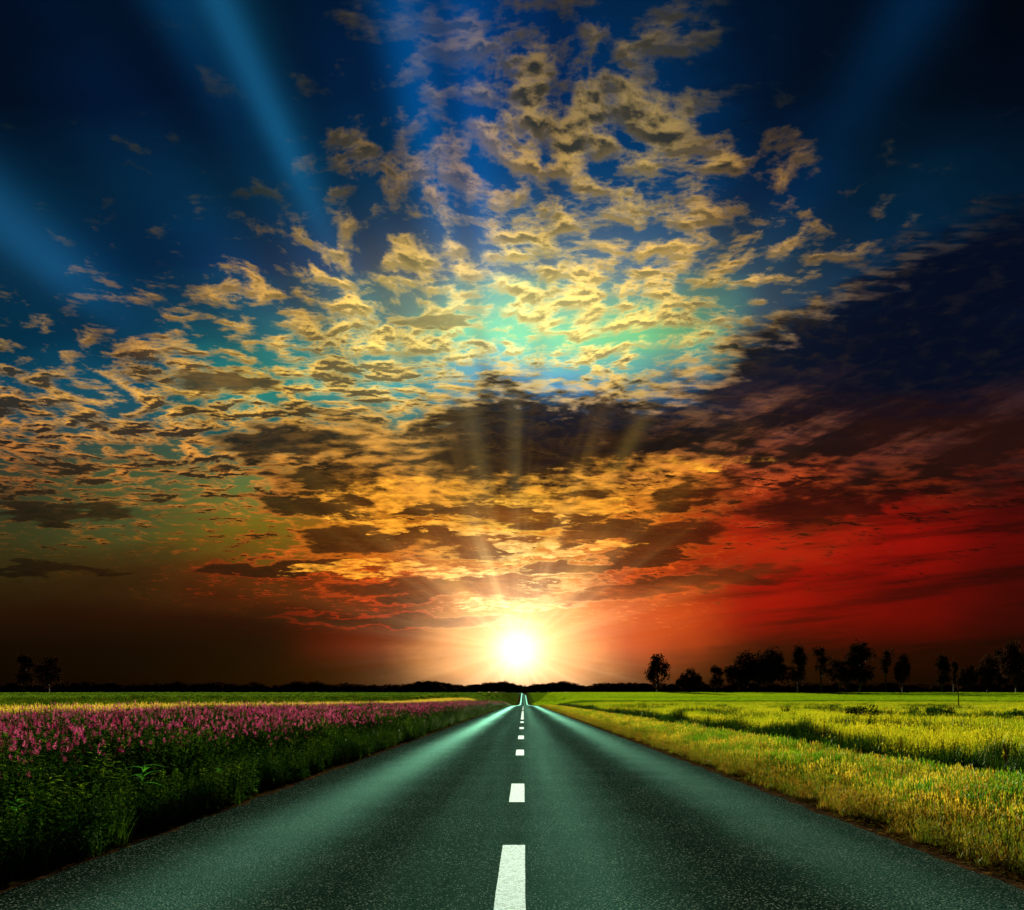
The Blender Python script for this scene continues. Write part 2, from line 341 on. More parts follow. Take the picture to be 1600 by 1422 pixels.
# ------------------------------------------------------------------ helpers
def tag(o, label=None, cat=None, group=None, kind=None):
    if label: o['label'] = label
    if cat: o['category'] = cat
    if group: o['group'] = group
    if kind: o['kind'] = kind
    return o
def link(o, parent=None):
    COL.objects.link(o)
    if parent: o.parent = parent
    return o
def empty(name, loc, rz=0):
    o = bpy.data.objects.new(name, None); o.location = loc; o.rotation_euler = (0, 0, rz); o.empty_display_size = .2
    return link(o)
class MB:
    def __init__(s): s.v, s.f, s.m = [], [], []
    def add(s, vs_, fs, mi=0):
        b = len(s.v); s.v += [tuple(q) for q in vs_]; s.f += [tuple(b+i for i in f) for f in fs]; s.m += [mi]*len(fs)
    def tube(s, pts, rad, n=5, mi=0):
        base = []
        for i, p in enumerate(pts):
            p = Vector(p); d = (Vector(pts[min(i+1, len(pts)-1)])-Vector(pts[max(i-1, 0)])).normalized()
            a = d.orthogonal().normalized(); b = d.cross(a); r = rad[i]
            base.append([p+(a*math.cos(k*2*math.pi/n)+b*math.sin(k*2*math.pi/n))*r for k in range(n)])
        vs_ = [q for ring in base for q in ring]; fs = []
        for i in range(len(pts)-1):
            for k in range(n): fs.append((i*n+k, i*n+(k+1) % n, (i+1)*n+(k+1) % n, (i+1)*n+k))
        fs.append(tuple(range(len(vs_)-n, len(vs_)))); s.add(vs_, fs, mi)
    def leaf(s, base, d, up, L, W, bend=.3, mi=0, seg=3):
        """a folded, bent leaf with a pointed end"""
        d = Vector(d).normalized(); side = d.cross(Vector(up)).normalized(); nn = side.cross(d)
        vs_ = []; fs = []
        for i in range(seg+1):
            u = i/seg; w = W*math.sin(math.pi*min(.97, u*.9+.08))**.8 if i < seg else 0
            c_ = Vector(base)+d*L*u - nn*bend*L*u*u
            if i < seg: vs_ += [c_-side*w*.5+nn*w*.12, c_-nn*w*.05, c_+side*w*.5+nn*w*.12]
            else: vs_ += [c_]
        for i in range(seg-1):
            a = i*3; fs += [(a, a+1, a+4, a+3), (a+1, a+2, a+5, a+4)]
        a = (seg-1)*3; fs += [(a, a+1, a+3), (a+1, a+2, a+3)]
        s.add(vs_, fs, mi)
    def blade(s, base, az, h, w, lean, mi=0, seg=3):
        dx, dy = math.cos(az), math.sin(az); sx, sy = -dy, dx; vs_ = []; fs = []
        for i in range(seg+1):
            u = i/seg; ww = w*(1-u)**.7*.5; o = lean*h*u*u; zz = h*u*(1-.25*lean*u)
            cx, cy = base[0]+dx*o, base[1]+dy*o
            if i < seg: vs_ += [(cx-sx*ww, cy-sy*ww, base[2]+zz), (cx+sx*ww, cy+sy*ww, base[2]+zz)]
            else: vs_ += [(cx, cy, base[2]+zz)]
        for i in range(seg-1): fs.append((i*2, i*2+1, i*2+3, i*2+2))
        fs.append(((seg-1)*2, (seg-1)*2+1, seg*2)); s.add(vs_, fs, mi)
    def mesh(s, name, mats, smooth=False):
        me = bpy.data.meshes.new(name); me.from_pydata(s.v, [], s.f)
        for m in mats: me.materials.append(m)
        me.polygons.foreach_set('material_index', s.m)
        if smooth: me.polygons.foreach_set('use_smooth', [True]*len(s.f))
        me.update(); return me
    def build(s, name, mats, parent=None, smooth=False):
        return link(bpy.data.objects.new(name, s.mesh(name, mats if isinstance(mats, list) else [mats], smooth)), parent)

# ------------------------------------------------------------------ terrain shape
YC = [0, 180, 350, 600, 760, 1000, 1300, 2000, 6000]; ZC = [0, -1.66, -4.2, -7.6, -6.6, -3.0, .25, 1.4, 2.4]
YS = [0, 90, 180, 350, 600, 760, 1300, 2000, 6000];   ZS = [0, -.83, -1.6, -1.5, .95, 1.3, 1.0, 1.6, 2.8]
def sstep(a, b, x):
    q = np.clip((x-a)/(b-a), 0, 1); return q*q*(3-2*q)
def road_x(y): return np.interp(y, [0, 500, 700, 900, 1100, 1300, 1500], [-.045, -.045, .4, .6, -1.0, -5.0, -12.0])
def lowfreq(x, y):
    return (np.sin(x*.31+y*.13+1.7)*.5+np.sin(x*.12-y*.21+.4)*.6+np.sin(x*.05+y*.045)*.8)
def ground_z(x, y):
    x = np.asarray(x, float); y = np.asarray(y, float)
    yy = np.maximum(y, 0)
    zc = np.interp(yy, YC, ZC); zs = np.interp(yy, YS, ZS)
    off = np.abs(x-road_x(yy))
    w = sstep(8, 22, off)
    z = zc*(1-w)+zs*w
    z = z - .50*np.exp(-((x-9.2)/1.3)**2)*(sstep(420, 200, yy))
    z = z - .05*sstep(3.6, 4.3, off)                       # ground falls a little below the asphalt
    z = z + lowfreq(x, y)*.05*sstep(5, 12, off)*sstep(-1, 6, off) + lowfreq(x*.02, y*.015)*.35*sstep(60, 300, off)
    return z
def P(px, d, zoff=0):
    """ground point seen in column px at distance d"""
    x = (px-HX)/FPX*d
    return (x, d, float(ground_z(x, d))+zoff)

# ------------------------------------------------------------------ materials
def mat(name):
    m = bpy.data.materials.new(name); m.use_nodes = True; t = m.node_tree; t.nodes.clear()
    o = t.nodes.new('ShaderNodeOutputMaterial'); return m, t, o
def pos(t):
    g = t.nodes.new('ShaderNodeNewGeometry'); return g.outputs['Position']
def orand(t):
    return X(t, t.nodes.new('ShaderNodeObjectInfo').outputs['Random'])
def leafmat(name, colf, trans=.5, gloss=.0, rough=.5, tcol=None):
    m, t, o = mat(name)
    col = colf(t)
    df = t.nodes.new('ShaderNodeBsdfDiffuse'); tr = t.nodes.new('ShaderNodeBsdfTranslucent')
    t.links.new(col, df.inputs[0])
    tc_ = mixc(t, 1.0, col, tcol or (1.0, 1.0, .55), 'MULTIPLY'); t.links.new(tc_, tr.inputs[0])
    mx = t.nodes.new('ShaderNodeMixShader'); mx.inputs[0].default_value = trans
    t.links.new(df.outputs[0], mx.inputs[1]); t.links.new(tr.outputs[0], mx.inputs[2])
    last = mx.outputs[0]
    if gloss:
        gl = t.nodes.new('ShaderNodeBsdfGlossy'); gl.inputs['Roughness'].default_value = rough
        gl.inputs[0].default_value = (.6, .75, .55, 1)
        m2 = t.nodes.new('ShaderNodeMixShader'); m2.inputs[0].default_value = gloss
        t.links.new(last, m2.inputs[1]); t.links.new(gl.outputs[0], m2.inputs[2]); last = m2.outputs[0]
    t.links.new(last, o.inputs[0]); return m
def simple(name, a, b, scale=8, rough=.9):
    m, t, o = mat(name)
    p = t.nodes.new('ShaderNodeBsdfPrincipled'); p.inputs['Roughness'].default_value = rough
    n = fbm(t, pos(t), scale, 5); t.links.new(mixc(t, n.step(.35, .65), a, b), p.inputs[0]); t.links.new(p.outputs[0], o.inputs[0]); return m

def col_verge(t):
    p = pos(t); n = fbm(t, p, .55, 4, .6); n2 = fbm(t, p, .12, 3); r = orand(t)
    px, py, pz = sep(t, p)
    gold = mixc(t, r, (.62, .41, .03), (.78, .62, .07))
    green = mixc(t, r, (.06, .20, .008), (.20, .40, .015))
    brown = mixc(t, r, (.14, .055, .012), (.26, .13, .02))
    c1 = mixc(t, (n*1.4+n2*.6+(r-.5)*.40-.56).step(.36, .62), green, gold)
    c1 = mixc(t, (fbm(t, p, 1.3, 3)+(r-.5)*.3).step(.54, .64)*.75, c1, brown)
    edge_ = (px+(n-.5)*1.2).step(5.0, 3.9)
    return mixc(t, edge_*.75, c1, mixc(t, r, (.08, .10, .01), (.15, .06, .014)))
def col_ditch(t):
    p = pos(t); r = orand(t); n = fbm(t, p, .8, 4)
    return mixc(t, (n+(r-.5)*.3).step(.4, .65), (.012, .050, .006), (.05, .13, .012))
def col_meadow(t):
    p = pos(t); r = orand(t); n = fbm(t, p, .10, 4, .6); n2 = fbm(t, p, .5, 3)
    px, py, pz = sep(t, p)
    gold = mixc(t, r, (.46, .42, .015), (.60, .56, .03)); green = mixc(t, r, (.16, .27, .010), (.30, .38, .015))
    return mixc(t, (n*1.3+n2*.5+(r-.5)*.35+py.step(60, 170)*-.12-.42).step(.34, .64), green, gold)
def col_wheat(t):
    r = orand(t); return mixc(t, r, (.50, .36, .05), (.66, .54, .10))
def col_farmeadow(t):
    p = pos(t); r = orand(t); n = fbm(t, p, .12, 4, .6)
    return mixc(t, (n+(r-.5)*.3).step(.42, .62), (.045, .12, .008), (.20, .30, .02))
def col_herb(t):
    p = pos(t); r = orand(t); n = fbm(t, p, .7, 4)
    c1 = mixc(t, (n*.8+r*.35).step(.35, .85), (.014, .075, .008), (.10, .24, .016))
    return mixc(t, r.step(.84, .90), c1, (.20, .36, .03))
def col_petal(t):
    r = orand(t); n = fbm(t, pos(t), 1.7, 3)
    a = mixc(t, r, (.42, .015, .12), (.85, .20, .36)); return mixc(t, n.step(.5, .7)*.6, a, (.55, .03, .30))
def const(cv): return lambda t: mixc(t, orand(t), tuple(q*.75 for q in cv), tuple(q*1.2 for q in cv))

M_verge = leafmat('verge_blades', col_verge, .55, .04, .45)
M_ditch = leafmat('ditch_blades', col_ditch, .45, .05, .4)
M_meadow = leafmat('meadow_blades', col_meadow, .6)
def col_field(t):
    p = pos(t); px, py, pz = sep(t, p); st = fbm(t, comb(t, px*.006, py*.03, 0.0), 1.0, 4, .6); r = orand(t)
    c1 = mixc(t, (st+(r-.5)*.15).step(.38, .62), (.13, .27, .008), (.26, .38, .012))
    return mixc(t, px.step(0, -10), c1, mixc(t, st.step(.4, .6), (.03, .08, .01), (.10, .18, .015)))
M_field = leafmat('far_field_blades', col_field, .5)
M_wheat = leafmat('wheat_blades', col_wheat, .6)
M_farm = leafmat('far_meadow_blades', col_farmeadow, .5)
M_herb = leafmat('herb_leaf', col_herb, .40, .06, .35)
M_petal = leafmat('pink_petal', col_petal, .55, tcol=(1, .9, 1))
M_stem = leafmat('green_stem', const((.04, .10, .015)), .2)
M_bright = leafmat('bright_leaf', const((.07, .34, .03)), .5, .10, .3)
M_brown = leafmat('seed_head', const((.10, .035, .012)), .2)
M_white = leafmat('white_petal', const((.7, .7, .6)), .4)
M_straw = simple('dry_straw', (.42, .24, .05), (.55, .38, .10), 30)
M_litter = leafmat('dead_leaf', const((.12, .06, .018)), .3)
M_crown = leafmat('tree_foliage', const((.040, .022, .014)), .22, tcol=(1, .8, .6))
M_bush = leafmat('bush_foliage', const((.018, .034, .008)), .15)
M_bark = simple('bark', (.03, .02, .012), (.07, .05, .03), 3)
M_pole = simple('weathered_wood', (.04, .03, .02), (.09, .06, .04), 20)

# ground
def ground_mat():
    m, t, o = mat('ground'); p = t.nodes.new('ShaderNodeBsdfDiffuse')
    ps = pos(t); px, py, pz = sep(t, ps)
    n = fbm(t, ps, .35, 6, .6); nf = fbm(t, ps, 6.0, 6, .6); nl = fbm(t, ps, .02, 5, .6)
    st = fbm(t, comb(t, px*.004, py*.03, 0.0), 1.0, 5, .6)
    soil = mixc(t, nf.step(.3, .7), (.025, .018, .008), (.085, .045, .02))
    gold = mixc(t, (n*.6+nf*.4).step(.4, .62), (.30, .30, .02), (.52, .40, .03))
    green = mixc(t, (st*.7+nl*.3).step(.40, .62), (.10, .24, .006), (.20, .36, .008))
    lush = mixc(t, n.step(.4, .62), (.03, .09, .008), (.10, .20, .012))
    wheat = mixc(t, n.step(.35, .65), (.40, .32, .05), (.55, .45, .09))
    flow = mixc(t, nf.step(.42, .6), (.03, .07, .01), (.35, .05, .10))
    right = mixc(t, (py+(n-.5)*60.0).step(150, 260), gold, green)
    right = mixc(t, (px+(n-.5)*1.0).step(11, 8), right, lush)
    right = mixc(t, (px+(nf-.5)*.4).step(6.0, 4.4), right, soil)
    left = mixc(t, (px+(n-.5)*4.0).step(-25, -29), wheat, lush)
    left = mixc(t, (px+(n-.5)*3.0).step(-20, -18), left, flow)
    left = mixc(t, (py+(n-.5)*40.0).step(300, 420), left, mixc(t, st.step(.4, .6), (.03, .07, .008), (.10, .17, .01)))
    left = mixc(t, (px+(nf-.5)*.4).step(-6.5, -4.2), left, soil)
    far = mixc(t, px.step(-8, 8), left, right)
    t.links.new(far, p.inputs[0])
    b = t.nodes.new('ShaderNodeBump'); b.inputs['Strength'].default_value = .6; b.inputs['Distance'].default_value = .03
    t.links.new(nf.v, b.inputs['Height']); t.links.new(b.outputs[0], p.inputs['Normal'])
    t.links.new(p.outputs[0], o.inputs[0]); return m
def asphalt_mat():
    m, t, o = mat('asphalt')
    ps = pos(t); px, py, pz = sep(t, ps)
    wob = (fbm(t, comb(t, px*.2, py*.05, 0.0), 1.0, 4, .6)-.5)
    wob2 = (fbm(t, comb(t, px*1.2, py*.9, 0.0), 1.0, 6, .7)-.5)
    v = t.nodes.new('ShaderNodeTexVoronoi'); v.inputs['Scale'].default_value = 62; t.links.new(ps, v.inputs['Vector'])
    vd = X(t, v.outputs['Distance']); vc, vc2, vc3 = sepc(t, v.outputs['Color'])
    nf = fbm(t, ps, 40, 4, .7); nm = fbm(t, ps, 2.2, 6, .65)
    long_ = fbm(t, comb(t, px*2.6, py*.05, 0.0), 1.0, 5, .6)
    q = px + wob*.5 + wob2*.28
    trackL = q.gauss(-2.3, .50); trackR = q.gauss(2.65, .60); mid = q.gauss(.55, .60)*.5 + q.gauss(-.75, .4)*.15
    qd = px + wob*.7 + wob2*.9
    darkS = qd.gauss(1.68, .30)*(fbm(t, comb(t, px*1.5, py*.7, 0.0), 1.0, 6, .7).step(.38, .55))
    patch = fbm(t, comb(t, px*.9, py*.35, 4.0), 1.0, 7, .68).step(.50, .60)*px.step(.4, 2.2)
    darkE = q.gauss(3.12, .13)*.6
    worn = (trackL*1.0 + trackR*.95 + mid - darkS*.7 - darkE*.5 + (long_-.5)*.5).clamp()
    base = mixc(t, worn, (.010, .021, .011), (.072, .138, .098))
    base = mixc(t, nm.step(.35, .7)*.45, base, (.030, .060, .034))
    base = mixc(t, px.step(3.25, 3.42)*.6, base, (.09, .13, .085))
    base = mixc(t, patch*.45, base, (.060, .085, .050))
    base = mixc(t, darkS*.75, base, (.010, .016, .010))
    # stone chips in the binder
    base = mixc(t, (vd.step(.50, .25)*vc.step(.55, .95))*.85, base, (.34, .46, .38))
    base = mixc(t, (vd.step(.30, .60)*.9+vc3.step(.5, .9)*.5).clamp(), base, (.003, .006, .004))
    df = t.nodes.new('ShaderNodeBsdfDiffuse'); t.links.new(base, df.inputs[0]); gl = t.nodes.new('ShaderNodeBsdfGlossy')
    rgh = (.70 - worn*.12 + (nf-.5)*.2).clamp()
    t.links.new(rgh.v, gl.inputs['Roughness']); gl.inputs[0].default_value = (.26, .82, .68, 1)
    mx = t.nodes.new('ShaderNodeMixShader'); fac = ((trackL+trackR*.6)*.075 + worn*.022 + .006).clamp(); t.links.new(fac.v, mx.inputs[0])
    t.links.new(df.outputs[0], mx.inputs[1]); t.links.new(gl.outputs[0], mx.inputs[2])
    b = t.nodes.new('ShaderNodeBump'); b.inputs['Strength'].default_value = .8; b.inputs['Distance'].default_value = .006
    hh = (1.0-vd)*.7 + nf*.5 + vc2*.4
    t.links.new(hh.v, b.inputs['Height']); t.links.new(b.outputs[0], df.inputs['Normal']); t.links.new(b.outputs[0], gl.inputs['Normal'])
    t.links.new(mx.outputs[0], o.inputs[0]); return m
def paint_mat():
    m, t, o = mat('road_paint'); p = t.nodes.new('ShaderNodeBsdfDiffuse')
    ps = pos(t)
    v = t.nodes.new('ShaderNodeTexVoronoi'); v.inputs['Scale'].default_value = 62; t.links.new(ps, v.inputs['Vector'])
    vd = X(t, v.outputs['Distance']); vc, _, _ = sep(t, v.outputs['Color'])
    n = fbm(t, ps, 18, 5, .7)
    wear = ((vd.step(.42, .62)*.45) + (n+vc*.30).step(.66, .74)).clamp()
    t.links.new(mixc(t, wear*.9, (.56, .90, .98), (.07, .12, .11)), p.inputs[0])
    gl = t.nodes.new('ShaderNodeBsdfGlossy'); gl.inputs['Roughness'].default_value = .6; gl.inputs[0].default_value = (.75, 1, 1, 1)
    b = t.nodes.new('ShaderNodeBump'); b.inputs['Strength'].default_value = .35; b.inputs['Distance'].default_value = .003
    t.links.new((1.0-vd).v, b.inputs['Height']); t.links.new(b.outputs[0], p.inputs['Normal']); t.links.new(b.outputs[0], gl.inputs['Normal'])
    mx = t.nodes.new('ShaderNodeMixShader'); mx.inputs[0].default_value = .05
    t.links.new(p.outputs[0], mx.inputs[1]); t.links.new(gl.outputs[0], mx.inputs[2])
    t.links.new(mx.outputs[0], o.inputs[0]); return m
M_ground = ground_mat(); M_asph = asphalt_mat(); M_paint = paint_mat()

# ------------------------------------------------------------------ ground sheet
ys = np.unique(np.concatenate([-np.geomspace(1, 400, 14)[::-1], np.linspace(0, 30, 61), np.geomspace(30, 6000, 170)]))
def xs_half(lim): return np.unique(np.concatenate([np.linspace(0, 14, 57), np.geomspace(14, lim, 60)]))
xh = xs_half(6000); xs = np.concatenate([-xh[:0:-1], xh])
def grid(xs2, ys2, fx, name, m):
    ny, nx = len(ys2), len(xs2)
    Xg, Yg, Zg = fx(xs2, ys2)
    v = np.stack([Xg, Yg, Zg], -1).reshape(-1, 3)
    i = np.arange(ny*nx).reshape(ny, nx)
    f = np.stack([i[:-1, :-1], i[:-1, 1:], i[1:, 1:], i[1:, :-1]], -1).reshape(-1, 4)
    me = bpy.data.meshes.new(name); me.from_pydata(v.tolist(), [], f.tolist()); me.materials.append(m)
    me.polygons.foreach_set('use_smooth', [True]*len(f)); me.update()
    return link(bpy.data.objects.new(name, me))
def gfx(a, b):
    Xg, Yg = np.meshgrid(a, b); Xg = Xg + road_x(np.maximum(Yg, 0)) + .045
    return Xg, Yg, ground_z(Xg, Yg)
ground = grid(xs, ys, gfx, 'ground', M_ground); tag(ground, 'grassy plain of fields on both sides of the road', kind='structure')
ry = ys[(ys <= 1500)]; ry = np.unique(np.concatenate([ry, np.arange(0, 45, .14)]))
rx = np.array([-3.545, -3.3, -2.6, -1.3, 0, 1.3, 2.6, 3.3, 3.545])
def rfx(a, b):
    Xg, Yg = np.meshgrid(a, b); jl = np.array([noise.fractal((3.1, q*1.4, 0), 1, 2, 4)*.12 for q in b]); jr = np.array([noise.fractal((9.1, q*1.4, 0), 1, 2, 4)*.11 for q in b])
    Xg[:, 0] += jl; Xg[:, -1] += jr
    Xg = Xg + road_x(np.maximum(Yg, 0))
    Z = np.interp(np.maximum(Yg, 0), YC, ZC) + .02
    Z[:, 0] -= .03; Z[:, -1] -= .03
    return Xg, Yg, Z
road = grid(rx, ry, rfx, 'road', M_asph); tag(road, 'straight grey-green asphalt road running to the horizon', kind='structure')
def dash(y0, y1, w=.195):
    n = max(2, int((y1-y0)/.4)); mb = MB(); vs_ = []; fs = []
    for i in range(n+1):
        yy = y0+(y1-y0)*i/n; cx = float(road_x(yy))-.04; zz = float(np.interp(max(yy, 0), YC, ZC))+.026
        a = noise.noise((yy*7, 1, 0))*.006
        vs_ += [(cx-w/2+a, yy, zz), (cx+w/2+a, yy, zz)]
    for i in range(n): fs.append((i*2, i*2+1, i*2+3, i*2+2))
    mb.add(vs_, fs); return mb.build('centre_line_dash', M_paint, road)
for a in [(-4, -2), (4.6, 7.32), (10.4, 12.7), (19.2, 21.4), (27.2, 29.9), (36.7, 39.3), (46.6, 49.7), (55, 62), (64, 72), (74, 86), (90, 96), (108, 114), (126, 132), (144, 150), (162, 168)]:
    dash(*a)

# ------------------------------------------------------------------ instancing for uncountable ground cover
def src(mb, name, mats):
    return bpy.data.objects.new(name, mb.mesh(name, mats))
def scatter(name, sources, pts, rot, scl, var, label, cat):
    me = bpy.data.meshes.new(name); me.from_pydata(pts.tolist(), [], [])
    a = me.attributes.new('rot', 'FLOAT_VECTOR', 'POINT'); a.data.foreach_set('vector', np.ascontiguousarray(rot, dtype=np.float32).ravel())
    a = me.attributes.new('scl', 'FLOAT_VECTOR', 'POINT'); a.data.foreach_set('vector', np.ascontiguousarray(scl, dtype=np.float32).ravel())
    a = me.attributes.new('var', 'INT', 'POINT'); a.data.foreach_set('value', np.ascontiguousarray(var, dtype=np.int32))
    o = link(bpy.data.objects.new(name, me)); tag(o, label, cat, kind='stuff')
    g = bpy.data.node_groups.new(name, 'GeometryNodeTree')
    g.interface.new_socket('Geometry', in_out='INPUT', socket_type='NodeSocketGeometry')
    g.interface.new_socket('Geometry', in_out='OUTPUT', socket_type='NodeSocketGeometry')
    gi, go = g.nodes.new('NodeGroupInput'), g.nodes.new('NodeGroupOutput')
    jn = g.nodes.new('GeometryNodeJoinGeometry'); g.links.new(jn.outputs[0], go.inputs[0])
    def attr(nm, ty):
        n = g.nodes.new('GeometryNodeInputNamedAttribute'); n.data_type = ty; n.inputs[0].default_value = nm; return n.outputs[0]
    av, ar, as_ = attr('var', 'INT'), attr('rot', 'FLOAT_VECTOR'), attr('scl', 'FLOAT_VECTOR')
    e2r = g.nodes.new('FunctionNodeEulerToRotation'); g.links.new(ar, e2r.inputs[0])
    for i, s_ in enumerate(sources):
        cmp_ = g.nodes.new('FunctionNodeCompare'); cmp_.data_type = 'INT'; cmp_.operation = 'EQUAL'
        g.links.new(av, cmp_.inputs[2]); cmp_.inputs[3].default_value = i
        oi = g.nodes.new('GeometryNodeObjectInfo'); oi.inputs['Object'].default_value = s_; oi.inputs['As Instance'].default_value = True
        ip = g.nodes.new('GeometryNodeInstanceOnPoints')
        g.links.new(gi.outputs[0], ip.inputs['Points']); g.links.new(cmp_.outputs[0], ip.inputs['Selection'])
        g.links.new(oi.outputs['Geometry'], ip.inputs['Instance']); g.links.new(e2r.outputs[0], ip.inputs['Rotation']); g.links.new(as_, ip.inputs['Scale'])
        g.links.new(ip.outputs[0], jn.inputs[0])
    md = o.modifiers.new('scatter', 'NODES'); md.node_group = g
    return o
def field_points(n, x0, x1, y0, y1, p=1.0, pad=1.15, jit=None):
    """points inside the seen wedge, density falling with distance (p: 0 even .. 2 strong)"""
    u = rng.random(n*6)
    if p == 1: y = y0*(y1/y0)**u
    else: y = (y0**(1-p)+(y1**(1-p)-y0**(1-p))*u)**(1/(1-p))
    x = x0+(x1-x0)*rng.random(n*6)
    ok = (x > (-HX-60)/FPX*y*pad-1.0) & (x < (1600-HX+60)/FPX*y*pad+1.0)
    x, y = x[ok][:n], y[ok][:n]
    return x, y
def pn(x, y, f, o=0): return np.array([noise.noise((a*f+o, b*f, o)) for a, b in zip(x, y)])
def tuft(nb, h, spread, w, lean, seg=3, mi=0, seed=0):
    r = random.Random(seed); mb = MB()
    for _ in range(nb):
        a = r.random()*6.28; q = spread*math.sqrt(r.random()); b = r.random()*6.28
        mb.blade((q*math.cos(a), q*math.sin(a), -.02), b, h*r.uniform(.45, 1.1), w*r.uniform(.6, 1.3), r.uniform(.05, lean), mi, seg)
    return mb
def seedtuft(nb, h, spread, w, mi=0, seed=0):
    """thin stalks with seed heads"""
    r = random.Random(seed); mb = tuft(nb, h*.6, spread, w, .7, seed=seed)
    for _ in range(nb//2):
        a = r.random()*6.28; q = spread*math.sqrt(r.random()); b = r.random()*6.28; hh = h*r.uniform(.7, 1.15); ln = r.uniform(.05, .35)
        bx, by = q*math.cos(a), q*math.sin(a)
        mb.blade((bx, by, 0), b, hh, w*.35, ln, 0, 3)
        tx, ty, tz = bx+math.cos(b)*ln*hh*.8, by+math.sin(b)*ln*hh*.8, hh*(1-.25*ln)*.88
        for k in range(3):
            mb.blade((tx, ty, tz-.02*k), b+k*2.1, hh*.16, w*1.3, .3, mi, 2)
    return mb
def place(name, sources, x, y, smin, smax, label, cat, tall=(.8, 1.2), grow=0.0, tilt=.12, sc=None):
    n = len(x); z = ground_z(x, y)
    rot = np.stack([rng.normal(0, tilt, n), rng.normal(0, tilt, n), rng.random(n)*6.28], 1)
    s = rng.uniform(smin, smax, n)*(1+grow*np.maximum(y-15, 0)/100)
    if sc is not None: s = s*sc
    scl = np.stack([s, s, s*rng.uniform(tall[0], tall[1], n)/(1+grow*.9*np.maximum(y-15, 0)/100)], 1)
    return scatter(name, sources, np.stack([x, y, z], 1), rot, scl, rng.integers(0, len(sources), n), label, cat)

# right verge
S_v = [src(tuft(16, .20, .12, .009, .9, seed=k), 'grass_tuft', [M_verge]) for k in range(3)] + [src(seedtuft(16, .29, .12, .008, 0, seed=k+9), 'grass_tuft', [M_verge]) for k in range(3)]
x, y = field_points(27000, 3.6, 8.6, 4.5, 200, 1.0)
hh = 1+pn(x, y, .35, 3)*.45 - .35*np.clip((4.6-x)/1.0, 0, 1)
keep = (x+pn(x, y, 1.1)*.34 > 3.62)
place('verge_grass', S_v, x[keep], y[keep], .7, 1.15, 'mixed green and golden wild grass on the verge right of the road', 'grass', grow=1.0, sc=hh[keep])
# ditch
def leafy(nst, h, spread, L, W, mi_leaf=0, mi_stem=1, seed=0, den=9):
    r = random.Random(seed); mb = MB()
    for _ in range(nst):
        a = r.random()*6.28; q = spread*math.sqrt(r.random()); bx, by = q*math.cos(a), q*math.sin(a)
        hh = h*r.uniform(.65, 1.05); lx, ly = r.uniform(-.15, .15)*hh, r.uniform(-.15, .15)*hh
        pts = [(bx, by, -.03), (bx+lx*.4, by+ly*.4, hh*.5), (bx+lx, by+ly, hh)]
        mb.tube(pts, [.004, .0035, .002], 3, mi_stem)
        for k in range(den):
            u = .15+.85*(k+r.random()*.6)/den; b = r.random()*6.28; el_ = r.uniform(-.1, .7)
            p = Vector((bx+lx*u, by+ly*u, hh*u)); d = Vector((math.cos(b)*math.cos(el_), math.sin(b)*math.cos(el_), math.sin(el_)))
            s_ = r.uniform(.6, 1.15)*(1-.35*u)
            mb.leaf(p, d, (0, 0, 1), L*s_, W*s_, r.uniform(.1, .5), mi_leaf, 2)
    return mb
S_d = [src(leafy(7, .55, .15, .11, .03, seed=k+20), 'ditch_weed', [M_ditch, M_stem]) for k in range(3)] + [src(tuft(26, .60, .14, .010, .6, seed=k+30), 'ditch_tuft', [M_ditch]) for k in range(2)]
x, y = field_points(9000, 7.9, 10.8, 8, 210, 1.0)
keep = np.exp(-((x-9.3+pn(x, y, .15, 8)*.8)/1.25)**2) > rng.random(len(x))*.8
place('ditch_growth', S_d, x[keep], y[keep], .75, 1.25, 'dark green weeds filling the ditch right of the road', 'weeds', grow=1.0, sc=(1+pn(x, y, .35, 5)*1.0)[keep])
# right meadow
S_m = [src(seedtuft(18, .33, .20, .010, 0, seed=k+40), 'meadow_tuft', [M_meadow]) for k in range(3)] + [src(tuft(20, .28, .20, .010, .8, seed=k+44), 'meadow_tuft', [M_meadow]) for k in range(2)]
x, y = field_points(42000, 9.6, 130, 12, 230, 1.15)
place('meadow_grass', S_m, x, y, .8, 1.3, 'golden and green tall grass of the open meadow beyond the ditch', 'grass', grow=1.6)
x, y = field_points(9000, 10.8, 70, 16, 170, 1.1)
pa = pn(x, y*.35, .16, 12)
keep = pa > .17
place('meadow_weeds', S_d, x[keep], y[keep], .6, 1.1, 'ragged dark green weed patches scattered in the golden meadow', 'weeds', grow=1.0, sc=(.85+pa)[keep])
# left: foliage of the flower field
S_h = [src(leafy(7, .76, .20, .12, .038, seed=k+60, den=11), 'field_herb', [M_herb, M_stem]) for k in range(4)] + [src(tuft(22, .62, .15, .009, .7, seed=k+70), 'field_tuft', [M_herb]) for k in range(1)]
x, y = field_points(31000, -19, -3.60, 4.2, 260, 1.25)
keep = (x+pn(x, y, .8, 2)*.30 < -3.66)
x, y = x[keep], y[keep]
sc = (1+pn(x, y, .3, 6)*.35)*(1-.45*np.clip((x+4.7)/.8, 0, 1))
place('flower_field_foliage', S_h, x, y, .85, 1.2, 'dense dark green leafy herbs of the flower field left of the road', 'herbs', grow=.7, sc=sc)
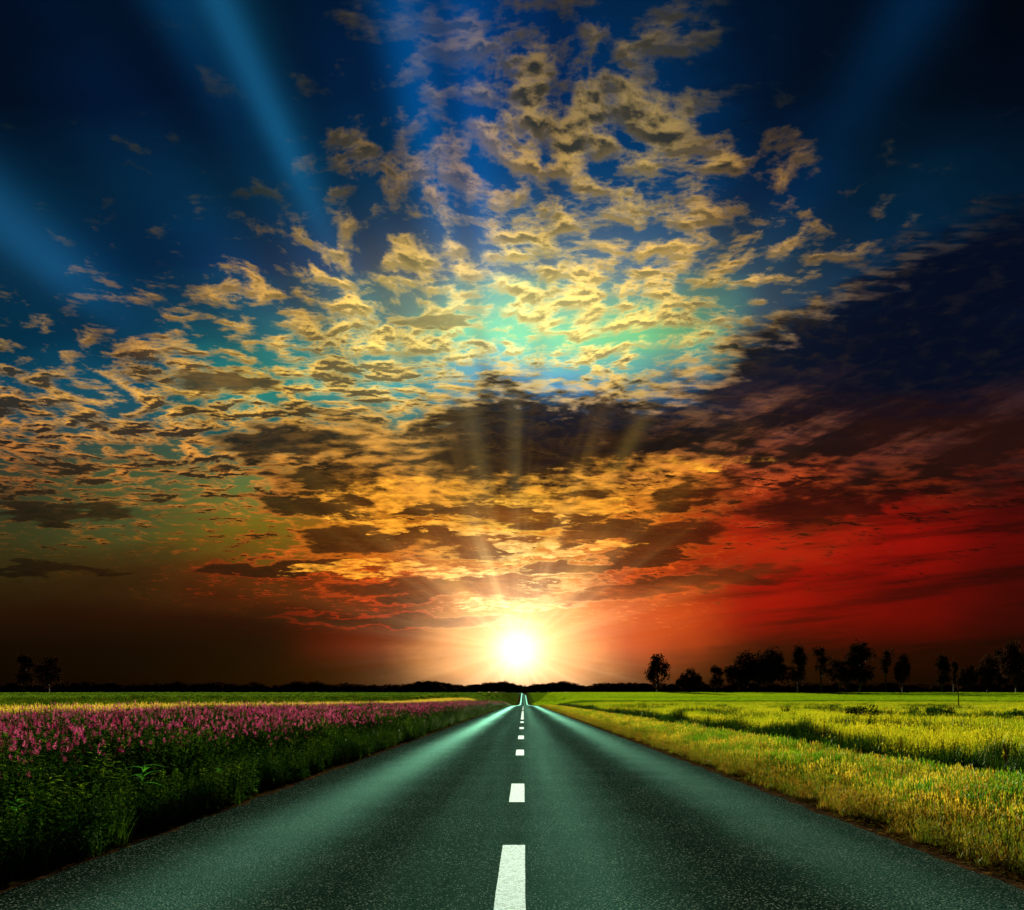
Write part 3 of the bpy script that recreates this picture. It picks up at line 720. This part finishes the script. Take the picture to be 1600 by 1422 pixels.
# flower stalks
def head(mb, top, r, n=11, L=.030, W=.015, mi=0, ht=.06):
    for k in range(n):
        u = k/n; b = k*2.4+r.random(); el_ = r.uniform(.0, .9)
        p = Vector(top)-Vector((0, 0, ht*(1-u)))
        d = Vector((math.cos(b)*math.cos(el_), math.sin(b)*math.cos(el_), math.sin(el_)))
        mb.leaf(p, d, (0, 0, 1), L*(1.2-.5*u), W*(1.2-.5*u), .25, mi, 2)
def stalk(h, seed, flowers=1):
    r = random.Random(seed); st, fl = MB(), MB()
    for q in range(flowers):
        bx, by = r.uniform(-.1, .1)*(flowers > 1), r.uniform(-.1, .1)*(flowers > 1); lx, ly = r.uniform(-.08, .08), r.uniform(-.08, .08)
        hh = h*r.uniform(.85, 1.08)
        st.tube([(bx, by, 0), (bx+lx*.4, by+ly*.4, hh*.55), (bx+lx, by+ly, hh)], [.004, .003, .002], 3, 0)
        for k in range(6):
            u = .3+.1*k; b = r.random()*6.28
            st.leaf((bx+lx*u, by+ly*u, hh*u), (math.cos(b), math.sin(b), .5), (0, 0, 1), .08, .018, .3, 0, 2)
        head(fl, (bx+lx, by+ly, hh+.03), r)
    return st, fl
S_f = []
for k in range(4):
    st, fl = stalk(.87, k+80, 3); b0 = len(st.v)
    st.v += fl.v; st.f += [tuple(i+b0 for i in f) for f in fl.f]; st.m += [1]*len(fl.f)
    S_f.append(src(st, 'flower_stalks', [M_stem, M_petal]))
x, y = field_points(13500, -18.5, -4.3, 6.2, 260, 1.15)
dens_ = np.clip(.9-np.clip((x+5.4)/1.2, 0, 1)*.75+pn(x, y, .22, 9)*.5, 0, 1)
keep = rng.random(len(x)) < dens_; x, y = x[keep], y[keep]
order = np.argsort(y + np.abs(x)*.3)
inview = (x/y > (-HX+5)/FPX)
near_i = [i for i in order if inview[i]][:300]
nearset = np.zeros(len(x), bool); nearset[near_i] = True
place('flower_field_blossom', S_f, x[~nearset], y[~nearset], .9, 1.15, 'pink blossom covering the field left of the road towards the horizon', 'flowers', tall=(.72, 1.2), grow=.55, tilt=.12)
variants = []
for k in range(5):
    st, fl = stalk(.88, k+90, 1); variants.append((st.mesh('stem', [M_stem]), fl.mesh('flower_head', [M_petal])))
for i in near_i:
    v = variants[i % 5]
    e = empty('pink_wildflower', (x[i], y[i], float(ground_z(x[i], y[i]))), rng.random()*6.28); e.scale = (1, 1, rng.uniform(.78, 1.2))
    e.rotation_euler[0] = rng.normal(0, .07); e.rotation_euler[1] = rng.normal(0, .07)
    tag(e, 'pink flowering stalk in the near part of the flower field left of the road', 'wildflower', 'pink wildflowers in the near part of the left field')
    link(bpy.data.objects.new('stem', v[0]), e); link(bpy.data.objects.new('flower_head', v[1]), e)
# wheat strip beyond the flowers, then a lush meadow
S_w = [src(seedtuft(20, .8, .25, .012, 0, seed=k+100), 'wheat_tuft', [M_wheat]) for k in range(3)]
x, y = field_points(9500, -28, -17.5, 24, 300, 1.0)
place('wheat_strip', S_w, x, y, .9, 1.2, 'strip of ripe yellow cereal behind the pink flower field', 'cereal', grow=.7)
S_g = [src(leafy(9, .9, .5, .30, .08, seed=k+110, den=10), 'lush_clump', [M_farm, M_stem]) for k in range(2)] + [src(tuft(30, .8, .5, .03, .8, seed=k+114), 'lush_clump', [M_farm]) for k in range(2)]
x, y = field_points(10000, -150, -27.5, 40, 330, 1.0)
place('far_left_meadow', S_g, x, y, .8, 1.4, 'dark and light green meadow behind the yellow strip at far left', 'meadow', grow=.8, sc=(1+pn(x, y, .06, 4)*.8))
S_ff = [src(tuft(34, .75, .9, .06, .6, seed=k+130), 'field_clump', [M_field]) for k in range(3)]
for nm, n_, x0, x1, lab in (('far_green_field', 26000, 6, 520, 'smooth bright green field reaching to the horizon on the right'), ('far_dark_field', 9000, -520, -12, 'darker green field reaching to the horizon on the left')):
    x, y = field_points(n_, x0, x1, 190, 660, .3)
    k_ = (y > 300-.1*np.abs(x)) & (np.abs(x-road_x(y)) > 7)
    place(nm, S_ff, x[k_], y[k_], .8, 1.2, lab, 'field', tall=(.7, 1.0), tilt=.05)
# litter on the road borders
S_l = []
for k in range(3):
    r = random.Random(k); mb = MB()
    for _ in range(9):
        b = r.random()*6.28; mb.leaf((r.uniform(-.12, .12), r.uniform(-.12, .12), r.uniform(.004, .02)), (math.cos(b), math.sin(b), r.uniform(-.05, .3)), (0, 0, 1), r.uniform(.02, .07), r.uniform(.006, .02), .2, 0, 2)
    S_l.append(src(mb, 'litter', [M_litter if k < 2 else M_verge]))
for side, nm in ((1, 'right'), (-1, 'left')):
    y = 4*(80/4)**rng.random(3200); x = side*(3.62+np.abs(rng.normal(0, .22, len(y)))) - .045
    place('leaf_litter', S_l, x, y, .7, 1.2, f'dead leaves and straw along the {nm} border of the asphalt', 'litter', tilt=.05, grow=1.0)

# ------------------------------------------------------------------ single plants
def dock(h, seed):
    """tall spike of dark seeds over broad leaves"""
    r = random.Random(seed); st, sp, lf = MB(), MB(), MB()
    st.tube([(0, 0, -.03), (.01, .02, h*.5), (.02, .0, h)], [.008, .006, .003], 5)
    for k in range(60):
        u = .5+.5*k/60; b = k*2.4; w = .05*math.sin(math.pi*min(1, (u-.45)*1.7))+.01
        sp.leaf((.02*u, 0, h*u), (math.cos(b), math.sin(b), .9), (0, 0, 1), w+.02, .018, .1, 0, 2)
    for k in range(26):
        u = .05+.5*r.random(); b = r.random()*6.28
        lf.leaf((.01, .01, h*u), (math.cos(b), math.sin(b), r.uniform(.2, 1.0)), (0, 0, 1), r.uniform(.16, .28), .05, .4, 0, 3)
    return st.mesh('stem', [M_stem]), sp.mesh('seed_spike', [M_brown]), lf.mesh('leaves', [M_ditch])
DK = [dock(.95, k) for k in range(3)]
for k in range(34):
    d = 11*(110/11)**(k/33)*rng.uniform(.96, 1.04); xx = rng.normal(9.0, .55)
    e = empty('tall_weed', (xx, d, float(ground_z(xx, d)))); s_ = rng.uniform(.7, 1.15); e.scale = (s_, s_, s_); e.rotation_euler = (rng.normal(0, .06), rng.normal(0, .06), rng.random()*6)
    tag(e, 'tall dark weed with a brown seed spike standing in the right-hand ditch', 'weed', 'tall weeds with seed spikes along the ditch')
    for me in DK[k % 3]: link(bpy.data.objects.new(me.name.split('.')[0], me), e)
def broadleaf(loc, s_, label, seed=0, n=11):
    r = random.Random(seed); e = empty('broadleaf_plant', loc); tag(e, label, 'plant')
    st = MB(); st.tube([(0, 0, -.3), (0, .01, .1), (.01, .0, .26*s_)], [.006, .005, .003], 5); st.build('stem', M_stem, e)
    for k in range(n):
        mb = MB(); b = k*2.4; el_ = r.uniform(.15, .9); z0 = .05+.2*s_*k/n
        mb.leaf((0, 0, 0), (math.cos(b)*math.cos(el_), math.sin(b)*math.cos(el_), math.sin(el_)), (0, 0, 1), .21*s_*r.uniform(.7, 1.1), .045*s_, .45, 0, 5)
        o = mb.build('leaf', M_bright, e); o.location = (0, 0, z0)
broadleaf((-3.98, 8.7, .30), 1.0, 'bright green broad-leaved plant sticking out of the dark herbs above the road edge', 1, 9)
broadleaf((-4.02, 6.6, .25), .8, 'smaller bright broad-leaved plant at the left border of the photo', 2, 6)
broadleaf((-3.9, 10.6, .12), .7, 'low pale green sprig leaning to the asphalt on the left', 3, 7)
# bushes in the meadow
def bush(px, d, w, h, label, mat_, seed, n=500, name='meadow_bush', spiky=False):
    r = random.Random(seed); w, h = w*1.15, h*1.4; loc = P(px, d); e = empty(name, loc); tag(e, label, 'bush'); mb, st = MB(), MB()
    for k in range(7):
        a = r.random()*6.28; q = w*.32*r.random(); st.tube([(0, 0, -.1), (math.cos(a)*q*.5, math.sin(a)*q*.5, h*.4), (math.cos(a)*q, math.sin(a)*q, h*.8)], [.02, .015, .008], 4)
    lumps = [(r.uniform(-.4, .4)*w, r.uniform(-.3, .3)*w, r.uniform(.2, .6)*h, r.uniform(.22, .42)) for _ in range(9)]
    for _ in range(n):
        lx, ly, lz, lr = r.choice(lumps); v = Vector((r.gauss(0, 1), r.gauss(0, 1), r.gauss(0, 1))).normalized()*lr*r.random()**.35
        p = Vector((lx+v.x*w*.5, ly+v.y*w*.5, max(0.02, lz+v.z*h)))
        dd = Vector((r.uniform(-1, 1), r.uniform(-1, 1), r.uniform(.2, 1.8) if spiky else r.uniform(-.3, 1)))
        mb.leaf(p, dd, (.1, 0, 1), h*(.32 if spiky else .16), h*.07, .2, 0, 2)
    mb.build('foliage', mat_, e); st.build('branches', M_bark, e)
bush(1345, 62, 2.3, .85, 'dark rounded bush alone in the golden meadow right of centre', M_bush, 1, 900)
bush(1228, 78, 1.1, .5, 'small cluster of dark upright stems in the meadow near the ditch bend', M_bush, 2, 260, spiky=True)
bush(1304, 110, 1.9, .65, 'low bright green clump far out in the meadow', M_ditch, 3, 500)
bush(1452, 66, 2.9, .62, 'wide low bush of dark weeds left of the red-brown spikes', M_ditch, 4, 900, spiky=True)
bush(1486, 66, .5, .65, 'red-brown dried seed spikes in the meadow right of the wide low bush', M_brown, 5, 160, spiky=True)
bush(1572, 56, 2.6, .6, 'ragged green weeds in the meadow at the right border of the photo', M_ditch, 6, 800, spiky=True)
bush(1130, 120, 2.6, .7, 'long low green hummock in the meadow where the field begins', M_ditch, 7, 600)
# pole
lp = P(1498, 150); e = empty('marker_pole', lp); tag(e, 'thin dark wooden pole standing alone in the far right meadow', 'pole')
mb = MB(); mb.tube([(0, 0, -.2), (-.04, 0, 1.5), (-.12, 0, 3.1)], [.10, .09, .08], 6); mb.build('shaft', M_pole, e)
mb = MB(); mb.tube([(-.12, 0, 3.1), (-.12, 0, 3.16)], [.095, .04], 6); mb.build('cap', M_pole, e)
# straw stalk beside the asphalt
mb = MB(); mb.tube([(0, 0, .015), (.18, -.13, .03), (.40, -.26, .012)], [.006, .005, .003], 5)
o = mb.build('straw_stalk', M_straw); o.location = (3.66, 7.55, float(ground_z(3.7, 7.5))+.03); tag(o, 'long dry straw stalk lying against the right border of the asphalt', 'straw')

# ------------------------------------------------------------------ trees on the horizon
def tree_mesh(seed, h, w, kind):
    r = random.Random(seed); tk, cr = MB(), MB()
    th = h*(.35 if kind != 'mound' else .2)
    tk.tube([(0, 0, -1.5), (r.uniform(-.2, .2), 0, th*.5), (r.uniform(-.4, .4), 0, th), (r.uniform(-.8, .8), 0, h*.8)], [.035*h, .025*h, .02*h, .008*h], 7)
    lumps = []
    nl = {'round': 18, 'mound': 54, 'thin': 12, 'tall': 18}[kind]
    for k in range(nl):
        u = r.random(); a = r.random()*6.28
        if kind == 'mound': rr = w*.44*math.sqrt(r.random()); zz = h*(.03+.80*math.sqrt(max(0, 1-(rr/(w*.5))**2))*r.uniform(.15, 1)**.6); lr = h*.15
        elif kind == 'thin': rr = w*.4*r.random(); zz = h*(.4+.5*u); lr = h*.10
        else: zz = h*(.25+.65*u); rr = w*.42*math.sin(math.pi*(.15+.75*u))*math.sqrt(r.random()); lr = h*.15
        c_ = Vector((rr*math.cos(a), rr*math.sin(a), zz)); lumps.append((c_, lr*r.uniform(.7, 1.2)))
        tk.tube([(0, 0, min(th, zz*.6)), tuple(c_*.6+Vector((0, 0, zz*.2))), tuple(c_)], [.012*h, .008*h, .003*h], 4)
    for c_, lr in lumps:
        for _ in range(int(120 if kind != 'thin' else 60)):
            v = Vector((r.gauss(0, 1), r.gauss(0, 1), r.gauss(0, .8))).normalized()*lr*r.random()**.4
            d = Vector((r.uniform(-1, 1), r.uniform(-1, 1), r.uniform(-.6, .8)))
            cr.leaf(c_+v, d, (.2, .1, 1), h*.065, h*.05, .2, 0, 2)
    return tk.mesh('trunk', [M_bark]), cr.mesh('crown', [M_crown])
TM = {k: [tree_mesh(i*10+j, 1.0*20, w*20, k) for j in range(3)] for i, (k, w) in enumerate((('round', .8), ('mound', 1.6), ('thin', .6), ('tall', .55)))}
def tree(px, top, wpx, kind, d, label, group=None, seed=0):
    loc = P(px, d); H = (CAMH + (HY-top)/FPX*d - loc[2])*(1.12 if kind == 'mound' else 1.03)
    w0 = {'round': .8, 'mound': 1.6, 'thin': .6, 'tall': .55}[kind]*20
    e = empty('far_tree', loc, seed*1.3); s_ = H/20; sw = wpx/FPX*d/w0; e.scale = (sw, sw, s_)
    tag(e, label, 'tree', group)
    for nm, me in zip(('trunk', 'crown'), TM[kind][seed % 3]): link(bpy.data.objects.new(nm, me), e)
TR = [(1027, 1022, 38, 'round', 'lone hazy tree on the horizon just right of the sun glow'),
      (1078, 1046, 44, 'mound', 'low spreading tree between the hazy lone tree and the great dome-shaped tree'),
      (1118, 1042, 30, 'round', 'small tree touching the left foot of the great dome-shaped tree'),
      (1185, 1010, 112, 'mound', 'great dome-shaped tree, broadest on the right horizon'),
      (1247, 1012, 26, 'tall', 'narrow tree at the right foot of the great dome-shaped tree'),
      (1283, 1012, 32, 'thin', 'thin open-crowned tree, second right of the great dome-shaped tree'),
      (1312, 1030, 44, 'round', 'low dense tree between two thin open-crowned trees'),
      (1344, 1008, 46, 'tall', 'tallest feathery tree in the middle of the right treeline'),
      (1384, 1016, 26, 'thin', 'spindly tree just left of the round-headed tree by the gap'),
      (1410, 1022, 28, 'round', 'round-headed tree standing at the left side of the gap in the right treeline'),
      (1472, 1026, 24, 'tall', 'first tree right of the gap in the right treeline'),
      (1490, 1034, 20, 'round', 'short tree nestled close to the first tree right of the gap'),
      (1512, 1036, 34, 'mound', 'low bushy tree before the rising group at the right border'),
      (1543, 1017, 34, 'round', 'dense tree beginning the rising group at the right border'),
      (1564, 1014, 24, 'tall', 'slim tree inside the rising group at the right border'),
      (1588, 1002, 44, 'round', 'highest tree of the group at the right border of the photo'),
      (1640, 1000, 50, 'round', 'tree just outside the right border next to the highest one'),
      (38, 1024, 40, 'round', 'left of the two black trees on the far left horizon'),
      (76, 1026, 40, 'round', 'right of the two black trees on the far left horizon')]
for i, (px, top, wp, kd, lb) in enumerate(TR): tree(px, top, wp, kd, 690+ (i*37) % 60, lb, seed=i)
# wood far behind, reads as one mass
def wood(name, d0, d1, px0, px1, n, h0, h1, label):
    px = rng.uniform(px0, px1, n); d = rng.uniform(d0, d1, n); x = (px-HX)/FPX*d
    z = ground_z(x, d); h = rng.uniform(h0, h1, n)*(1+pn(px*.02, d*0, 1.0, 3)*.5)
    rot = np.stack([np.zeros(n), np.zeros(n), rng.random(n)*6.28], 1)
    s = h/20; scl = np.stack([s*1.5, s*1.5, s], 1)
    scatter(name, [bpy.data.objects.new('wood_tree', TM['mound'][k][1]) for k in range(3)], np.stack([x, d, z-1], 1), rot, scl, rng.integers(0, 3, n), label, 'wood')
wood('far_wood', 770, 900, -400, 700, 340, 8, 12, 'long dark belt of woodland on the horizon left of the sun')
wood('far_wood', 770, 900, 930, 2100, 380, 8, 13, 'dark belt of woodland behind the single trees right of the sun')
wood('far_wood', 1480, 1650, 660, 980, 220, 14, 20, 'low hazy woodland straight under the sun at the end of the road')
